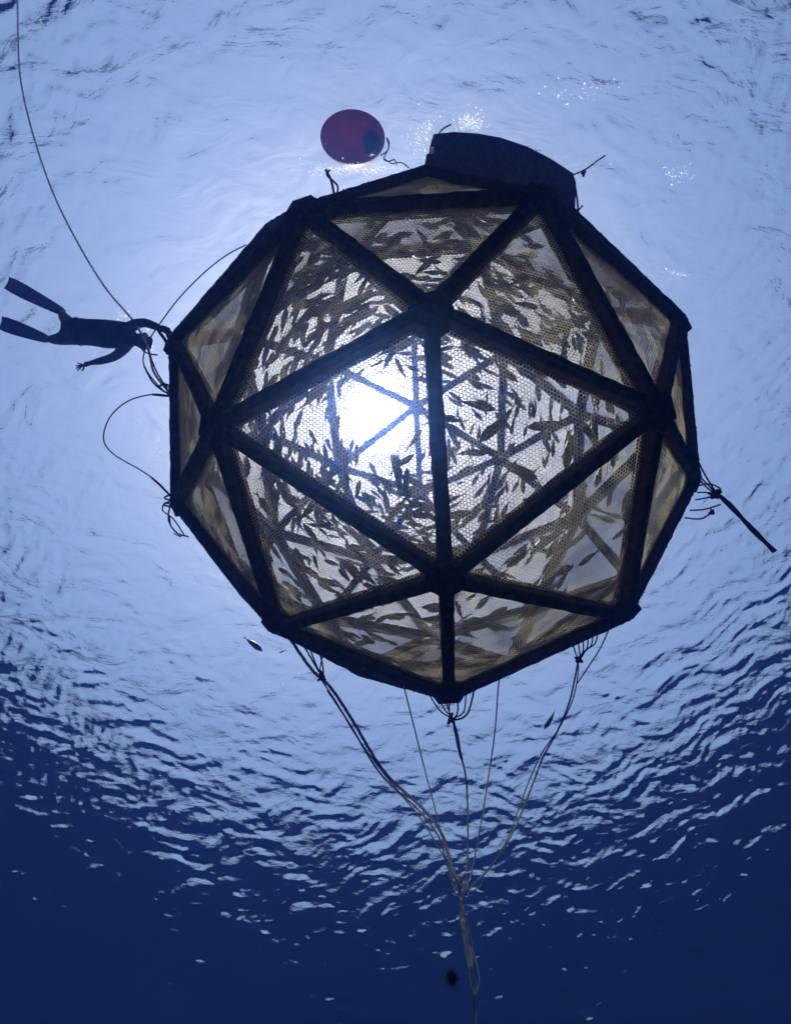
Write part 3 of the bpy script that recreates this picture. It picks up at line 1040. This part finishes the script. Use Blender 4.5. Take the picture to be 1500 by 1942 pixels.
def swim_fin(foot, tip, w0=9, w1=24):
    """long blade with a foot pocket and two side rails, between pixel points with depth"""
    a, b = D(*foot), D(*tip)
    L = np.linalg.norm(b - a); d = (b - a) / L
    view = (a + b) / 2; view /= np.linalg.norm(view)
    s_ = np.cross(d, view); s_ /= np.linalg.norm(s_)
    nn = np.cross(s_, d)
    V, F = [], []
    K = 14
    for i in range(K + 1):
        x = i / K
        w = (.045 + (.105 - .045) * min(1, x / .75) ** .8) * (1 if x < .97 else .97)
        th = .030 * (1 - min(1, x / .22)) + .006
        bow = .05 * math.sin(x * math.pi)
        c = a + d * L * x + nn * bow
        e = .0 if i < K else .02
        V += [c - s_ * w - nn * th, c - nn * th - d * e, c + s_ * w - nn * th, c + s_ * w + nn * th, c + nn * th - d * e, c - s_ * w + nn * th]
    for i in range(K):
        for j in range(6):
            k = (j + 1) % 6
            F.append((i * 6 + j, i * 6 + k, (i + 1) * 6 + k, (i + 1) * 6 + j))
    F += [tuple(range(6))[::-1], tuple(range(K * 6, K * 6 + 6))]
    parts = [(np.array(V) - dl, F)]
    for sd in (-1, 1):
        C = [a + d * L * x + nn * .05 * math.sin(x * math.pi) + s_ * sd * (.045 + .06 * min(1, x / .75) ** .8) - dl for x in np.linspace(.02, .93, 16)]
        parts.append(tube(C, np.linspace(.014, .007, 16), 6))
    V, F = join(parts)
    add('fin', mesh('fin', V, F, False, M_FIN), diver)


C = [D(150, 629, 6.27) - dl + np.array([0, .165 * math.cos(a), .135 * math.sin(a)]) for a in np.linspace(0, 2 * np.pi, 24)]
add('weight_belt', mesh('weight_belt', *tube(C, .022, 6), smooth=True, mat=M_BUOYCAP), diver)
swim_fin((120, 592, 7.22), (14, 536, 7.35))
swim_fin((90, 643, 7.08), (2, 612, 7.2))

# ------------------------------------------------------------------ foam, bubbles and drifting specks
def specks(name, P, R, mat, label, cat, open_top=False):
    """many small six-sided balls in one mesh"""
    P = np.asarray(P); R = np.asarray(R)
    o8 = np.array([(1, 0, 0), (-1, 0, 0), (0, 1, 0), (0, -1, 0), (0, 0, 1), (0, 0, -1)], float)
    f8 = np.array([(0, 2, 4), (2, 1, 4), (1, 3, 4), (3, 0, 4), (2, 0, 5), (1, 2, 5), (3, 1, 5), (0, 3, 5)])
    V = (P[:, None] + o8[None] * R[:, None, None]).reshape(-1, 3)
    F = (np.arange(len(P))[:, None, None] * 6 + (f8[4:] if open_top else f8)[None]).reshape(-1, 3)
    o = add(name, mesh(name, V, F, True, mat))
    tag(o, label, cat, kind='stuff')


P, R = [], []
for (u, v, su, sv, n_, z) in [(890, 232, 16, 10, 130, 9.72), (800, 262, 14, 22, 90, 9.7), (665, 322, 38, 5, 220, 9.7), (725, 318, 20, 6, 60, 9.7), (1090, 315, 26, 14, 30, 9.7),
                              (1145, 165, 40, 12, 14, 9.75), (1280, 520, 22, 5, 25, 9.72), (1290, 330, 20, 8, 30, 9.7), (285, 650, 6, 20, 14, 8.6), (230, 600, 9, 5, 16, 9.5),
                              (1075, 185, 25, 15, 25, 9.75), (570, 310, 40, 20, 12, 9.7), (300, 870, 4, 40, 10, 9.6), (510, 1282, 60, 8, 20, 9.6)]:
    for _ in range(int(n_ * 2)):
        P.append(pz(u + rng.normal() * su, v + rng.normal() * sv, z + rng.uniform(-.06, .03))); R.append(abs(rng.normal()) * .006 + .0035)
specks('foam_bubbles', P, R, M_FOAM, 'white froth and bubbles clinging under the sea surface', 'bubbles', True)
P, R = [], []
for _ in range(420):
    t = rng.uniform(.8, 6.0) ** 1.0
    P.append(px(rng.uniform(-50, 1550), rng.uniform(-50, 2000), t)); R.append(rng.uniform(.0004, .0011) * t ** .6)
for _ in range(130):
    P.append(px(882 + rng.normal() * 28, 1700 + rng.normal() * 70, 4.5 + rng.normal() * .2)); R.append(rng.uniform(.001, .0028))
specks('plankton', P, R, M_FOAM, 'pale specks drifting in the water', 'plankton')

V, F = [], []
cw = px(857, 1855, 3.0)  # made-up ball of fibres standing in for an unidentified blurred dark spot
for _ in range(2600):
    d = rng.normal(size=3); d /= np.linalg.norm(d)
    p = cw + d * .01; e = cw + d * abs(rng.normal()) * .030 + rng.normal(size=3) * .006
    s_ = np.cross(d, [0, 0, 1.0]); s_ *= .0011 / (np.linalg.norm(s_) + 1e-9)
    k = len(V); V += [p - s_, p + s_, p + np.cross(s_, d), e]; F += [(k, k + 1, k + 3), (k + 1, k + 2, k + 3), (k + 2, k, k + 3)]
tag(add('dark_smudge', mesh('dark_smudge', V, F, False, material('smudge_fibre', (.02, .02, .03), .9))), 'small fuzzy dark smudge in the deep blue beside the anchor rope', 'smudge')
